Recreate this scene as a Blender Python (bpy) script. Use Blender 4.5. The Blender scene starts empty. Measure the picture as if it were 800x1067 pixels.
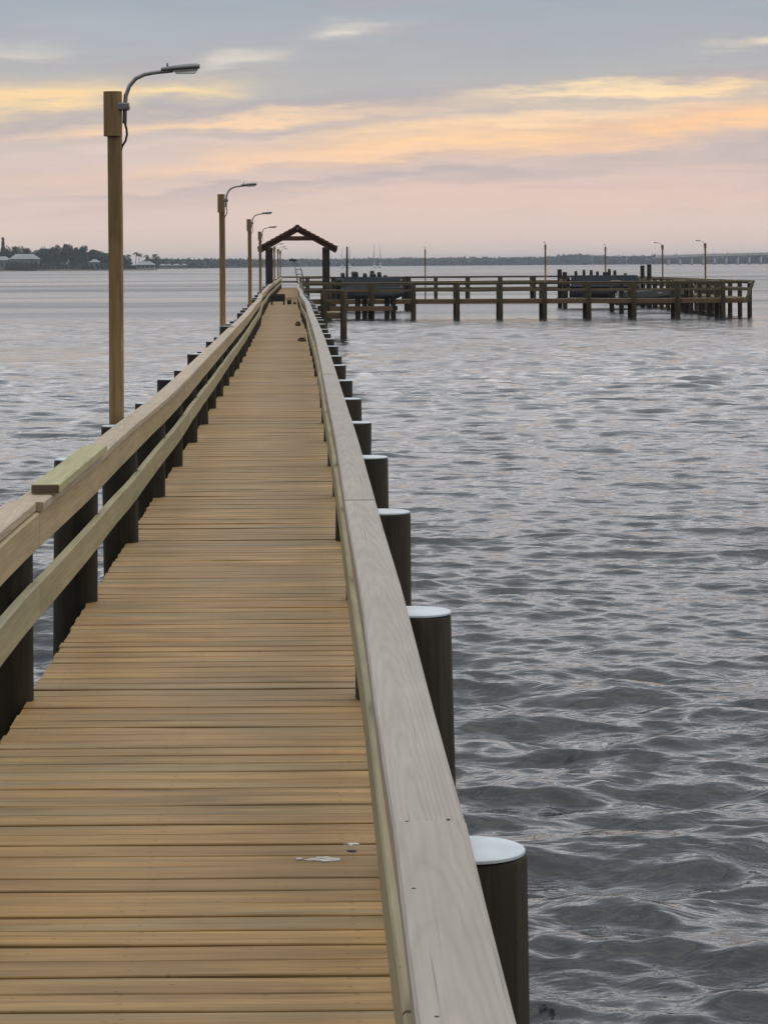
import bpy, math, random
import numpy as np
from mathutils import Vector, Matrix
R = math.radians
rnd = random.Random(11)
sc = bpy.context.scene
col = sc.collection

# ------------------------------------------------------------------ camera
EYE = 1.70            # eye height above the deck (deck top is z = 0)
FPX, VX, VY = 2700.0, 313.0, 276.3      # focal length and vanishing point, in pixels of the 800 x 1067 photograph
ROLL = 0.0068
WATER = -0.92
cd = bpy.data.cameras.new('camera'); cam = bpy.data.objects.new('camera', cd); col.objects.link(cam)
cd.sensor_width = 36; cd.sensor_fit = 'AUTO'; cd.lens = FPX / 1067 * 36
cd.shift_x = (400 - VX) / 1067; cd.shift_y = -(533.5 - VY) / 1067
cd.clip_start = 0.1; cd.clip_end = 30000
cam.matrix_world = Matrix.Translation((0, 0, EYE)) @ Matrix.Rotation(R(90), 4, 'X') @ Matrix.Rotation(-ROLL, 4, 'Z')
sc.camera = cam

def at(px, py, Y):
    """where a point seen in the photograph stands when it is Y metres away"""
    dx, dy = px - VX, py - VY
    return Vector(((dx - ROLL * dy) / FPX * Y, Y, EYE - (dy + ROLL * dx) / FPX * Y))

def interp(tab, t):
    if t <= tab[0][0]: return tab[0][1]
    for (a, va), (b, vb) in zip(tab, tab[1:]):
        if t <= b:
            k = (t - a) / (b - a); k = k * k * (3 - 2 * k)
            return va + (vb - va) * k
    return tab[-1][1]

# ------------------------------------------------------------------ materials
def s2l(c):
    return tuple(((x / 255) / 12.92 if x / 255 <= .04045 else ((x / 255 + .055) / 1.055) ** 2.4) for x in c)

class NT:
    def __init__(s, tree): s.t = tree; s.n = tree.nodes; s.l = tree.links
    def node(s, typ, **kw):
        n = s.n.new(typ)
        for k, v in kw.items(): setattr(n, k, v)
        return n
    def put(s, sock, v):
        if isinstance(v, bpy.types.NodeSocket): s.l.new(v, sock)
        elif v is not None:
            try: sock.default_value = v
            except Exception: sock.default_value = (*v, 1)
    def math(s, op, a, b=None, c=None, clamp=False):
        n = s.node('ShaderNodeMath', operation=op, use_clamp=clamp)
        s.put(n.inputs[0], a)
        if b is not None: s.put(n.inputs[1], b)
        if c is not None: s.put(n.inputs[2], c)
        return n.outputs[0]
    def mix(s, f, a, b, blend='MIX'):
        n = s.node('ShaderNodeMix', data_type='RGBA', blend_type=blend)
        s.put(n.inputs[0], f); s.put(n.inputs[6], a if not isinstance(a, tuple) else (*a[:3], 1)); s.put(n.inputs[7], b if not isinstance(b, tuple) else (*b[:3], 1))
        return n.outputs[2]
    def ramp(s, f, stops, interp='LINEAR'):
        n = s.node('ShaderNodeValToRGB'); cr = n.color_ramp; cr.interpolation = interp
        while len(cr.elements) > 1: cr.elements.remove(cr.elements[-1])
        for i, (p, c) in enumerate(stops):
            e = cr.elements[0] if i == 0 else cr.elements.new(p)
            e.position = p; e.color = (*c, 1) if isinstance(c, tuple) else (c, c, c, 1)
        s.put(n.inputs[0], f); return n.outputs[0]
    def noise(s, vec, scale, detail=3, rough=.55, dist=0, out=0):
        n = s.node('ShaderNodeTexNoise'); s.put(n.inputs['Vector'], vec)
        n.inputs['Scale'].default_value = scale; n.inputs['Detail'].default_value = detail
        n.inputs['Roughness'].default_value = rough; n.inputs['Distortion'].default_value = dist
        return n.outputs[out]
    def comb(s, x, y, z=0.0):
        n = s.node('ShaderNodeCombineXYZ'); s.put(n.inputs[0], x); s.put(n.inputs[1], y); s.put(n.inputs[2], z); return n.outputs[0]
    def sep(s, v):
        n = s.node('ShaderNodeSeparateXYZ'); s.put(n.inputs[0], v); return n.outputs

def new_mat(name):
    m = bpy.data.materials.new(name); m.use_nodes = True
    t = NT(m.node_tree); b = m.node_tree.nodes['Principled BSDF']
    return m, t, b

def wood_mat(name, palette, rough=.7, grain=.5, cathedral=0.0, blotch=.25, bump=.25, speck=.0, mildew=0.0, screws=None):
    """boards: u runs along the board, v across it (metres); each board has its own tone"""
    m, t, b = new_mat(name)
    uv = t.node('ShaderNodeUVMap', uv_map='UVMap').outputs[0]
    u, v, _ = t.sep(uv)
    g = t.node('ShaderNodeNewGeometry'); isl = g.outputs['Random Per Island']
    off = t.math('MULTIPLY', isl, 37.0)
    fine = t.noise(t.comb(t.math('MULTIPLY', u, 2.2), t.math('MULTIPLY', v, 95), off), 1.0, 5, .6)
    soft = t.noise(t.comb(t.math('MULTIPLY', u, 1.1), t.math('MULTIPLY', v, 22), off), 1.0, 3, .5, .4)
    blot = t.noise(t.comb(t.math('MULTIPLY', u, 1.6), t.math('MULTIPLY', v, 5), off), 1.0, 3, .6)
    base = t.ramp(isl, [(i / max(1, len(palette) - 1), c) for i, c in enumerate(palette)])
    k = t.math('MULTIPLY_ADD', t.math('SUBTRACT', fine, .5), grain * 1.5, 1.0)
    k = t.math('MULTIPLY', k, t.math('MULTIPLY_ADD', t.math('SUBTRACT', soft, .5), grain * 1.2, 1.0))
    k = t.math('MULTIPLY', k, t.math('MULTIPLY_ADD', t.math('SUBTRACT', blot, .5), blotch * 2, 1.0))
    height = fine
    if cathedral:
        wob = t.noise(t.comb(t.math('MULTIPLY', u, 3.0), t.math('MULTIPLY', v, 14), off), 1.0, 3, .55)
        dep = t.math('ADD', t.math('MULTIPLY', u, .020), t.math('ADD', t.math('MULTIPLY', wob, .018), .012))
        r = t.math('SQRT', t.math('ADD', t.math('MULTIPLY', v, v), t.math('MULTIPLY', dep, dep)))
        ring = t.math('SINE', t.math('MULTIPLY', r, 760.0))
        ring = t.math('POWER', t.math('MULTIPLY_ADD', ring, .5, .5), 2.0)
        k = t.math('MULTIPLY', k, t.math('MULTIPLY_ADD', ring, -cathedral, 1.0))
        height = t.math('SUBTRACT', fine, t.math('MULTIPLY', ring, .6))
    c = t.mix(1.0, base, t.comb(k, k, k), 'MULTIPLY')
    crk = t.noise(t.comb(t.math('MULTIPLY', u, 1.3), t.math('MULTIPLY', v, 130), t.math('ADD', off, 50.0)), 1.0, 2, .5)
    c = t.mix(t.ramp(crk, [(.66, 0.0), (.74, .55)]), c, tuple(x * .3 for x in palette[0]))
    if speck:       # knots
        vo = t.node('ShaderNodeTexVoronoi', feature='F1'); t.put(vo.inputs['Vector'], t.comb(t.math('MULTIPLY', u, 2.0), t.math('MULTIPLY', v, 5), off))
        kn = t.ramp(vo.outputs['Distance'], [(0, 1.0), (.05, .8), (.1, 0.0)])
        c = t.mix(t.math('MULTIPLY', kn, speck), c, tuple(x * .22 for x in palette[0]))
    if mildew:      # green-grey weathering in patches
        mi = t.ramp(t.noise(t.comb(t.math('MULTIPLY', u, .5), t.math('MULTIPLY', v, 9), t.math('MULTIPLY', isl, 91.0)), 1.0, 4, .6), [(.52, 0.0), (.7, 1.0)])
        c = t.mix(t.math('MULTIPLY', mi, mildew), c, (.21, .215, .14))
    if screws:      # a pair of rusty screw heads over each joist, and scuffed wear along the walking line
        px_, py_, pz_ = t.sep(g.outputs['Position'])
        row = t.math('LESS_THAN', t.math('ABSOLUTE', t.math('SUBTRACT', t.math('ABSOLUTE', v), .036)), .006)
        for j_ in screws:
            jx = t.math('MULTIPLY_ADD', isl, .03, j_ - .015)
            c = t.mix(t.math('MULTIPLY', t.math('MULTIPLY', t.math('LESS_THAN', t.math('ABSOLUTE', t.math('SUBTRACT', px_, jx)), .006), row), .4), c, (.05, .035, .02))
        wear = t.noise(t.comb(px_, t.math('MULTIPLY', py_, .6)), 1.1, 4, .6)
        c = t.mix(t.ramp(wear, [(.45, 0.0), (.75, .55)]), c, (.25, .175, .095))
        c = t.mix(t.ramp(t.noise(t.comb(px_, py_, 5.0), .9, 3, .6), [(.52, 0.0), (.75, .5)]), c, (.32, .195, .07))
    t.put(b.inputs['Base Color'], c)
    b.inputs['Roughness'].default_value = rough
    b.inputs['Specular IOR Level'].default_value = .3
    bp = t.node('ShaderNodeBump'); bp.inputs['Strength'].default_value = bump; bp.inputs['Distance'].default_value = .003
    t.put(bp.inputs['Height'], height); t.put(b.inputs['Normal'], bp.outputs[0])
    return m

def plain_mat(name, colour, rough=.6, metal=0, var=.15, scale=6, bump=0, trans=0):
    m, t, b = new_mat(name)
    tc = t.node('ShaderNodeTexCoord').outputs['Object']
    n = t.noise(tc, scale, 4, .6)
    k = t.math('MULTIPLY_ADD', t.math('SUBTRACT', n, .5), var * 2.5, 1.0)
    t.put(b.inputs['Base Color'], t.mix(1.0, tuple(colour), t.comb(k, k, k), 'MULTIPLY'))
    b.inputs['Roughness'].default_value = rough; b.inputs['Metallic'].default_value = metal
    b.inputs['Specular IOR Level'].default_value = .35
    if trans: b.inputs['Transmission Weight'].default_value = trans
    if bump:
        bp = t.node('ShaderNodeBump'); bp.inputs['Strength'].default_value = bump; t.put(bp.inputs['Height'], n); t.put(b.inputs['Normal'], bp.outputs[0])
    return m

def leaf_mat(name, a, bcol, c):
    m, t, b = new_mat(name)
    g = t.node('ShaderNodeNewGeometry')
    t.put(b.inputs['Base Color'], t.ramp(g.outputs['Random Per Island'], [(0, a), (.5, bcol), (1, c)]))
    b.inputs['Roughness'].default_value = .7
    return m

M = {}
M['deck'] = wood_mat('deck_wood', [(0.298, 0.183, 0.066), (0.279, 0.177, 0.068), (0.324, 0.198, 0.070), (0.267, 0.173, 0.070), (0.312, 0.187, 0.063), (0.286, 0.181, 0.070), (0.332, 0.208, 0.077), (0.296, 0.178, 0.062), (0.270, 0.183, 0.071), (0.279, 0.175, 0.069), (0.316, 0.196, 0.068)],
                     rough=.62, grain=1.0, blotch=.68, bump=.5, speck=1.0, mildew=.6, screws=(-.98, -.43, .12))
M['cap'] = wood_mat('grey_cap_wood', [(.32, .292, .258), (.345, .315, .28), (.31, .283, .25)], rough=.65, grain=.22, cathedral=.09, blotch=.2, bump=.25, speck=.15)
M['tancap'] = wood_mat('tan_cap_wood', [(.39, .325, .235), (.42, .35, .255), (.375, .31, .225)], rough=.65, grain=.3, cathedral=.08, blotch=.22, bump=.25, speck=.3)
M['rail'] = wood_mat('rail_wood', [(.38, .29, .17), (.40, .32, .20), (.36, .275, .155), (.42, .33, .20)], rough=.7, grain=.4, blotch=.25, bump=.3, speck=.5, mildew=.35)
M['midrail'] = wood_mat('green_rail_wood', [(.34, .30, .17), (.36, .32, .20), (.32, .27, .15)], rough=.7, grain=.4, blotch=.25, bump=.3, speck=.5, mildew=.6)
M['newboard'] = wood_mat('treated_board_wood', [(.33, .31, .17), (.33, .31, .17)], rough=.7, grain=.4, blotch=.3, bump=.3, mildew=.6)
M['beam'] = wood_mat('beam_wood', [(.10, .075, .05), (.13, .09, .055)], rough=.8, grain=.5)
M['fascia'] = wood_mat('fascia_wood', [(.17, .105, .06), (.20, .13, .075)], rough=.8, grain=.5)
M['dockrail'] = wood_mat('dock_rail_wood', [(.17, .14, .085), (.20, .16, .095), (.15, .125, .08)], rough=.8, grain=.5)
M['pile'] = wood_mat('piling_wood', [(.028, .0225, .0135), (.038, .031, .0175), (.024, .019, .012), (.044, .036, .020)], rough=.75, grain=1.0, blotch=.9, bump=.8, speck=.5)
M['dockpile'] = wood_mat('dock_piling_wood', [(.060, .047, .029), (.075, .058, .035), (.052, .042, .027)], rough=.8, grain=.8, blotch=.7)
M['pole'] = wood_mat('pole_wood', [(.235, .158, .076), (.26, .172, .083)], rough=.7, grain=.9, blotch=.8, bump=.35, speck=.5)
M['roof'] = wood_mat('roof_wood', [(.10, .055, .036), (.13, .07, .043)], rough=.8, grain=.4)
M['post'] = wood_mat('shelter_post_wood', [(.04, .035, .03), (.05, .04, .033)], rough=.8, grain=.4)
M['white'] = plain_mat('white_piling_cap', (.50, .565, .61), .5, var=.28, scale=9)
M['steel'] = plain_mat('galvanised_steel', (.30, .31, .32), .45, .8, var=.15, scale=30)
M['lamp'] = plain_mat('lamp_housing', (.20, .21, .22), .5, .4, var=.12, scale=30)
M['lens'] = plain_mat('lamp_lens', (.75, .76, .76), .25, var=.05, trans=.6)
M['black'] = plain_mat('black_plastic', (.022, .021, .020), .6, var=.2)
M['brown'] = plain_mat('brown_offcut', (.11, .078, .048), .8, var=.25, scale=25)
M['guano'] = plain_mat('white_splash', (.55, .55, .52), .8, var=.3, scale=60)
M['hull'] = plain_mat('white_hull', (.72, .73, .74), .35, var=.05)
M['boatblue'] = plain_mat('grey_blue_panel', (.07, .09, .115), .5, var=.15)
M['aluminium'] = plain_mat('dull_aluminium', (.42, .44, .46), .4, .7, var=.1)
M['skiff'] = plain_mat('faded_hull', (.20, .205, .205), .5, var=.15)
M['boatmetal'] = plain_mat('weathered_boat_metal', (.06, .065, .075), .5, .3, var=.2)
M['seat'] = plain_mat('dark_vinyl', (.025, .027, .032), .6, var=.2)
M['sail'] = plain_mat('furled_sail', (.75, .76, .78), .7, var=.05)
M['wall'] = plain_mat('pale_wall', (.24, .255, .26), .8, var=.08, scale=.5)
M['roofpale'] = plain_mat('pale_roof', (.27, .30, .32), .6, var=.1, scale=.3)
M['glass'] = plain_mat('dark_window', (.03, .04, .05), .15, var=.05)
M['concrete'] = plain_mat('concrete', (.74, .73, .71), .85, var=.1, scale=.2)
M['bark'] = plain_mat('bark', (.10, .075, .055), .9, var=.3, scale=2)
M['leaf'] = leaf_mat('broadleaf', (.022, .040, .020), (.034, .055, .026), (.05, .07, .034))
M['pine'] = leaf_mat('dark_needles', (.025, .04, .022), (.035, .055, .028), (.05, .07, .035))
M['frond'] = leaf_mat('palm_frond', (.045, .065, .025), (.06, .085, .03), (.085, .10, .045))
M['shore'] = plain_mat('shore_ground', (.10, .10, .07), .95, var=.3, scale=.05)

# ------------------------------------------------------------------ mesh helpers
class MB:
    def __init__(s): s.v = []; s.f = []; s.uv = []; s.sm = []
    def face(s, idx, uvs, smooth=False): s.f.append(idx); s.uv.append(uvs); s.sm.append(smooth)
    def sweep(s, pts, cross, up=Vector((0, 0, 1)), cap=True, u0=None, smooth=False, closed=True):
        """cross: [(across, up)] swept along pts; the across axis points to the right of the run"""
        pts = [Vector(p) for p in pts]; n = len(pts); m = len(cross); b0 = len(s.v)
        if u0 is None: u0 = rnd.uniform(-20, 20)
        L = 0; us = []
        for i, p in enumerate(pts):
            if i: L += (p - pts[i - 1]).length
            us.append(u0 + L)
            tg = (pts[min(i + 1, n - 1)] - pts[max(i - 1, 0)]).normalized()
            rt = tg.cross(up).normalized(); uu = rt.cross(tg).normalized()
            for a, h in cross: s.v.append(p + rt * a + uu * h)
        for i in range(n - 1):
            for j in range(m):
                k = (j + 1) % m
                vj = cross[j][0] + cross[j][1]; vk = cross[k][0] + cross[k][1]
                s.face([b0 + i * m + j, b0 + (i + 1) * m + j, b0 + (i + 1) * m + k, b0 + i * m + k],
                       [(us[i], vj), (us[i + 1], vj), (us[i + 1], vk), (us[i], vk)], smooth)
        if cap:
            s.face([b0 + j for j in range(m)], [(u0 + c[1], c[0]) for c in cross])
            s.face([b0 + (n - 1) * m + j for j in reversed(range(m))], [(u0 + 3 + c[1], c[0]) for c in reversed(cross)])
    def box(s, c, size, ch=.004, rz=0, u0=None, axis='x'):
        """chamfered box, the grain along x (or y)"""
        cx, cy, cz = c; sx, sy, sz = size
        if axis == 'z':
            d = Vector((0, 0, 1)); a = Vector((cx, cy, cz - sz / 2)); b = Vector((cx, cy, cz + sz / 2))
            s.sweep([a, b], chamfer(sx, sy, ch), up=Vector((-math.sin(rz), math.cos(rz), 0)), u0=u0); return
        if axis == 'x': d = Vector((math.cos(rz), math.sin(rz), 0)); L, W = sx, sy
        else: d = Vector((-math.sin(rz), math.cos(rz), 0)); L, W = sy, sx
        s.sweep([Vector(c) - d * L / 2, Vector(c) + d * L / 2], chamfer(W, sz, ch), u0=u0)
    def tube(s, pts, r, seg=10, cap=True):
        pts = [Vector(p) for p in pts]; n = len(pts); b0 = len(s.v)
        rs = r if isinstance(r, (list, tuple)) else [r] * n
        tg = (pts[1] - pts[0]).normalized()
        ref = Vector((0, 1, 0)) if abs(tg.y) < .9 else Vector((1, 0, 0))
        L = rnd.uniform(-9, 9)
        for i, p in enumerate(pts):
            tg = (pts[min(i + 1, n - 1)] - pts[max(i - 1, 0)]).normalized()
            a = (ref - tg * ref.dot(tg)).normalized(); b = tg.cross(a); ref = a
            for j in range(seg):
                t = 2 * math.pi * j / seg
                s.v.append(p + (a * math.cos(t) + b * math.sin(t)) * rs[i])
        for i in range(n - 1):
            l2 = L + (pts[i + 1] - pts[i]).length
            for j in range(seg):
                k = (j + 1) % seg; c = 2 * math.pi / seg * max(rs[i], .02)
                s.face([b0 + i * seg + j, b0 + i * seg + k, b0 + (i + 1) * seg + k, b0 + (i + 1) * seg + j],
                       [(L, j * c), (L, (j + 1) * c), (l2, (j + 1) * c), (l2, j * c)], True)
            L = l2
        if cap:
            s.face([b0 + j for j in reversed(range(seg))], [(0, 0)] * seg)
            s.face([b0 + (n - 1) * seg + j for j in range(seg)], [(0, 0)] * seg)
    def poly(s, pts, smooth=False):
        b0 = len(s.v); s.v += [Vector(p) for p in pts]
        s.face(list(range(b0, b0 + len(pts))), [(p[0], p[1]) for p in pts], smooth)
    def leaf(s, p, size, rng):
        n = Vector((rng.gauss(0, 1), rng.gauss(0, 1), rng.gauss(0, .8))).normalized()
        a = n.orthogonal().normalized(); a = Matrix.Rotation(rng.uniform(0, 6.28), 3, n) @ a; b = n.cross(a)
        a = a * size * rng.uniform(.6, 1.2); b = b * size * rng.uniform(.35, .7)
        s.poly([p - a, p - b * .8 + a * .1, p + a, p + b + a * .1])
    def build(s, name, mat, parent=None):
        me = bpy.data.meshes.new(name); me.from_pydata([tuple(v) for v in s.v], [], s.f)
        uvl = me.uv_layers.new(name='UVMap')
        uvl.data.foreach_set('uv', [c for f in s.uv for q in f for c in q])
        me.polygons.foreach_set('use_smooth', s.sm)
        me.materials.append(mat); me.update()
        o = bpy.data.objects.new(name, me); col.objects.link(o)
        if parent: o.parent = parent
        return o

def chamfer(w, h, c=.004):
    a, b = w / 2, h / 2; c = min(c, a * .6, b * .6)
    return [(-a, -b + c), (-a + c, -b), (a - c, -b), (a, -b + c), (a, b - c), (a - c, b), (-a + c, b), (-a, b - c)][::-1]

def tag(o, label=None, cat=None, group=None, kind=None):
    if label: o['label'] = label
    if cat: o['category'] = cat
    if group: o['group'] = group
    if kind: o['kind'] = kind
    return o
def empty(name, loc=(0, 0, 0), rz=0, **kw):
    o = bpy.data.objects.new(name, None); col.objects.link(o); o.location = loc; o.rotation_euler.z = rz
    o.empty_display_size = .2
    return tag(o, **kw)
def copy_tree(o, parent=None):
    c = o.copy(); col.objects.link(c)
    if parent: c.parent = parent
    for ch in list(o.children): copy_tree(ch, c)
    return c

# ------------------------------------------------------------------ piers
def round_pile(mb, x, y, r, zb, zt, seg=22, lean=0.0):
    lx, ly = rnd.uniform(-1, 1) * lean, rnd.uniform(-1, 1) * lean
    zs = [zb, WATER - .1, WATER + .5, -.25, .2, zt - .012, zt]
    n = len(zs); b0 = len(mb.v); ph = rnd.uniform(0, 6); L0 = rnd.uniform(-9, 9)
    for i, z in enumerate(zs):
        rr = r * (1.03 - .03 * (z - zb) / (zt - zb)) - (.006 if i == n - 1 else 0)
        for j in range(seg):
            t = 2 * math.pi * j / seg
            q = rr * (1 + .018 * math.sin(2 * t + ph) + .012 * math.sin(3 * t + ph * 2 + z))
            mb.v.append(Vector((x + lx * (z - zt) + q * math.cos(t), y + ly * (z - zt) + q * math.sin(t), z)))
    for i in range(n - 1):
        for j in range(seg):
            k = (j + 1) % seg; c = 2 * math.pi * r / seg
            mb.face([b0 + i * seg + j, b0 + i * seg + k, b0 + (i + 1) * seg + k, b0 + (i + 1) * seg + j],
                    [(L0 + zs[i], j * c), (L0 + zs[i], (j + 1) * c), (L0 + zs[i + 1], (j + 1) * c), (L0 + zs[i + 1], j * c)], True)
    mb.face([b0 + (n - 1) * seg + j for j in range(seg)], [(0, 0)] * seg)

def pile_cap(mb, x, y, z, r, seg=28):
    """flat plastic cap with a rounded rim"""
    b0 = len(mb.v); prof = [(r - .003, -.004), (r - .001, -.003), (r - .001, .001), (r - .003, .003), (r * .7, .004)]
    for q, h in prof:
        for j in range(seg):
            t = 2 * math.pi * j / seg; mb.v.append(Vector((x + q * math.cos(t), y + q * math.sin(t), z + h)))
    for i in range(len(prof) - 1):
        for j in range(seg):
            k = (j + 1) % seg
            mb.face([b0 + i * seg + j, b0 + i * seg + k, b0 + (i + 1) * seg + k, b0 + (i + 1) * seg + j], [(0, 0)] * 4, i not in (1,))
    mb.face([b0 + (len(prof) - 1) * seg + j for j in range(seg)], [(0, 0)] * seg, True)

# the long pier runs away from the camera; measured lines of its two handrails (metres)
RR = [(0, .138), (3.2, .146), (4.5, .158), (8, .174), (15, .190), (30, .195), (60, .13), (85, -.02), (115, -.16), (200, -.18)]
LR = [(0, -1.035), (9, -1.035), (13, -1.005), (20, -.975), (30, -.985), (45, -1.0), (65, -1.06), (90, -1.25), (115, -1.36), (200, -1.38)]
LZ = [(0, .0), (9, .0), (14, -.015), (21, -.03), (45, -.015), (80, .02), (115, .02)]
PIER_END = 196.0
BAY, FIRST = 2.95, 4.3
stations = [FIRST + BAY * k for k in range(-1, 66) if FIRST + BAY * k < PIER_END]
pier = empty('long_pier', label='long narrow wooden boardwalk pier running from the viewer towards the gabled shelter', cat='pier')

mb = MB(); y = .4; i = 0
edge_r = .235; edge_l = -1.085
while y < PIER_END:
    w = .127 + rnd.uniform(-.003, .003); gap = rnd.choice([.010, .013, .015, .017, .020])
    yc = y + w / 2; sR = interp(RR, yc) - .165; sL = interp(LR, yc) + 1.03 if yc > 40 else 0
    xr = edge_r + max(min(sR, .03), -1) + rnd.uniform(-.006, .006) if yc < 40 else edge_r + sR + rnd.uniform(-.006, .006)
    xl = edge_l + sL + rnd.uniform(-.006, .006)
    if 10.1 < yc < 11.7: xr -= .012      # a run of planks cut short
    elif 8.0 < yc < 10.0: xr += .01
    a = rnd.uniform(-.0025, .0025); dz = rnd.uniform(-.003, .001) + .004 * math.sin(yc * 1.1)
    A = Vector((xl, yc - a, -.019 + dz + rnd.uniform(-.0015, .0015))); B = Vector((xr, yc + a, -.019 + dz + rnd.uniform(-.0015, .0015)))
    if yc < 45:
        pts = [A.lerp(B, q) for q in (0, .25, .5, .75, 1)]
        for p in pts[1:4]: p.z += rnd.uniform(-.0015, .0015)
    else: pts = [A, B]
    mb.sweep(pts, chamfer(w, .038, .003))
    y += w + gap; i += 1
deck = mb.build('deck', M['deck'], pier)
# marks on the deck: dried white splashes and a dark knot hole near the camera
def splash(pts, name, m, z=.004):
    b = MB(); b0 = len(b.v); n = len(pts)
    top = [Vector((p[0], p[1], z)) for p in pts]; bot = [Vector((p[0], p[1], z - .004)) for p in pts]
    b.v += top + bot
    b.face(list(range(n)), [(p[0], p[1]) for p in pts])
    for k in range(n): b.face([k, n + k, n + (k + 1) % n, (k + 1) % n], [(0, 0)] * 4)
    return b.build(name, m, deck)
def ragged(cx, cy, rx, ry, n=18, j=.35):
    return [(cx + rx * math.cos(6.283 * k / n) * (1 + rnd.uniform(-j, j)), cy + ry * math.sin(6.283 * k / n) * (1 + rnd.uniform(-j, j))) for k in range(n)]
def droppings(px, py, n, sx, sy):
    b_ = MB(); c0 = at(px, py, EYE * FPX / (py - VY)); k0 = 0
    for q in range(n):
        cx, cy = c0.x + rnd.gauss(0, sx), c0.y + rnd.gauss(0, sy); r0 = rnd.uniform(.003, .011); kk_ = 12
        ring = ragged(cx, cy, r0 * rnd.uniform(1, 2.2), r0, kk_, .35)
        b0 = len(b_.v); b_.v += [Vector((a_, d_, .0035 + q * .0001)) for a_, d_ in ring] + [Vector((a_, d_, -.002)) for a_, d_ in ring]
        b_.face([b0 + z_ for z_ in range(kk_)], [(0, 0)] * kk_)
        for z_ in range(kk_): b_.face([b0 + z_, b0 + kk_ + z_, b0 + kk_ + (z_ + 1) % kk_, b0 + (z_ + 1) % kk_], [(0, 0)] * 4)
    return b_.build('bird_dropping', M['guano'], deck)
droppings(327, 897, 26, .034, .010); droppings(368, 881, 9, .010, .010)
p = at(371, 888, EYE * FPX / (888 - VY)); splash(ragged(p.x - .012, p.y, .012, .012), 'dark_knot', M['black'], .0045)

for x in (-1.0, -.43, .12):
    mb = MB()
    pts = [(x + (interp(RR, yy) - .17 if yy > 30 else 0), yy, -.165) for yy in [.5] + list(range(5, 196, 5))]
    mb.sweep(pts, chamfer(.05, .24)); mb.build('stringer', M['beam'], pier)

def near_board_runs(side, zc, wdt, thk, xoff, mat, name, parent, span=2, wav=0.0, zwav=0.0, joint=.0036, sag=0.0):
    """a line of boards, each spanning some bays, with tight butt joints at the pilings"""
    tab = RR if side > 0 else LR
    edges = [.45] + [s for k, s in enumerate(stations) if s > 1.5 and (k - 1) % span == 0] + [PIER_END]
    b = MB()
    for a, e in zip(edges, edges[1:]):
        if e - a < .2: continue
        n = max(2, int((e - a) / (.5 if a < 50 else 1.5))); pts = []
        phx, phz = rnd.uniform(0, 6), rnd.uniform(0, 6); dj = rnd.uniform(-.0025, .0025)
        for q in range(n + 1):
            yy = a + joint + (e - a - 2 * joint) * q / n
            w = math.sin(math.pi * (yy - FIRST) / BAY) ** 2
            x = interp(tab, yy) + (xoff + (.028 if side < 0 and thk < .05 and wdt > .1 and a < 10 else 0)) * side + wav * min(1, max(0, (yy - 11) / 6)) * w * math.sin(phx + yy * .7)
            z = zc + (interp(LZ, yy) if side < 0 else 0) + zwav * min(1, max(0, (yy - 11) / 6)) * w * math.sin(phz + yy * .55) + dj + sag * (-math.exp(-((yy - 15.4) / 1.3) ** 2) + .5 * math.exp(-((yy - 18.6) / 1.2) ** 2))
            pts.append((x, yy, z))
        b.sweep(pts, chamfer(wdt, thk, .005), u0=rnd.uniform(-1.5, 1.0) - (0 if a > 4.5 else 0))
    return b.build(name, mat, parent)

for side in (1, -1):
    rl = empty('handrail', label=None); rl.parent = pier
    near_board_runs(side, .756, .122, .038, .050, M['cap' if side > 0 else 'tancap'], 'cap_board', rl)
    near_board_runs(side, .664, .038, .140, .019 + .004, M['rail'], 'top_rail', rl, wav=.004)
    near_board_runs(side, .390, .038, .140, .019 + .004, M['midrail'], 'mid_rail', rl, wav=.005 if side < 0 else .004, zwav=.006, sag=.014 if side < 0 else 0)
    if side > 0:    # a few dark nail heads in the nearest cap boards
        for px_n, py_n in ((424, 858), (467, 856), (431, 928), (455, 1062)):
            Yn = (EYE - .7755) * FPX / (py_n - VY); pn = at(px_n, py_n, Yn); b = MB(); b.tube([(pn.x, Yn, .765), (pn.x, Yn, .7782)], .003, 8); b.build('nail', M['black'], rl)
    if side > 0: rl['label'] = 'handrail with a wide grey cap board'
    else: rl['label'] = 'handrail with a tan face and a wavy lower rail'

PR = .108
far_piles = MB(); n_p = 0
for k, s in enumerate(stations):
    for side in (1, -1):
        tab = RR if side > 0 else LR
        x = interp(tab, s) + side * (.042 + PR) - side * .012 - (.023 if side > 0 and 4 < s < 5 else 0); yy = s + .0 + (0 if s < 14 else rnd.uniform(-.06, .06))
        zt = .728 + (interp(LZ, s) if side < 0 else 0) + (rnd.uniform(-.012, .012) if s > 8 else 0)
        if side < 0 and s > 20: zt += rnd.choice([0, .03, .05, -.02])
        r = PR * rnd.uniform(.95, 1.05) if not (side > 0 and 4 < s < 5) else .095
        if s < 146:
            b = MB(); round_pile(b, x, yy, r, WATER - 1.2, zt, 26 if s < 25 else 14, .022)
            po = b.build('piling', M['pile'], pier)
            b = MB(); pile_cap(b, x, yy, zt + .0, r, 32 if s < 25 else 14); b.build('piling_cap', M['white'], po)
            n_p += 1
        else: round_pile(far_piles, x, yy, r, WATER - 1.2, zt, 10, .01)
o = far_piles.build('piling', M['pile'], pier); o['kind'] = 'stuff'

# loose board lying on the far handrail
mb = MB(); xl0, xl1 = -1.10, -1.068
mb.sweep([(-1.043, 10.55, .795), (-1.035, 11.7, .795), (-1.025, 12.9, .794)], chamfer(.115, .038, .004))
tag(mb.build('loose_board', M['newboard'], None), 'short greenish board lying on top of the handrail cap', 'board')
lb = bpy.data.objects['loose_board']; mb = MB(); mb.box((-1.043, 10.549, .795), (.109, .004, .032), .001); mb.build('end_grain', M['beam'], lb)

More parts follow.
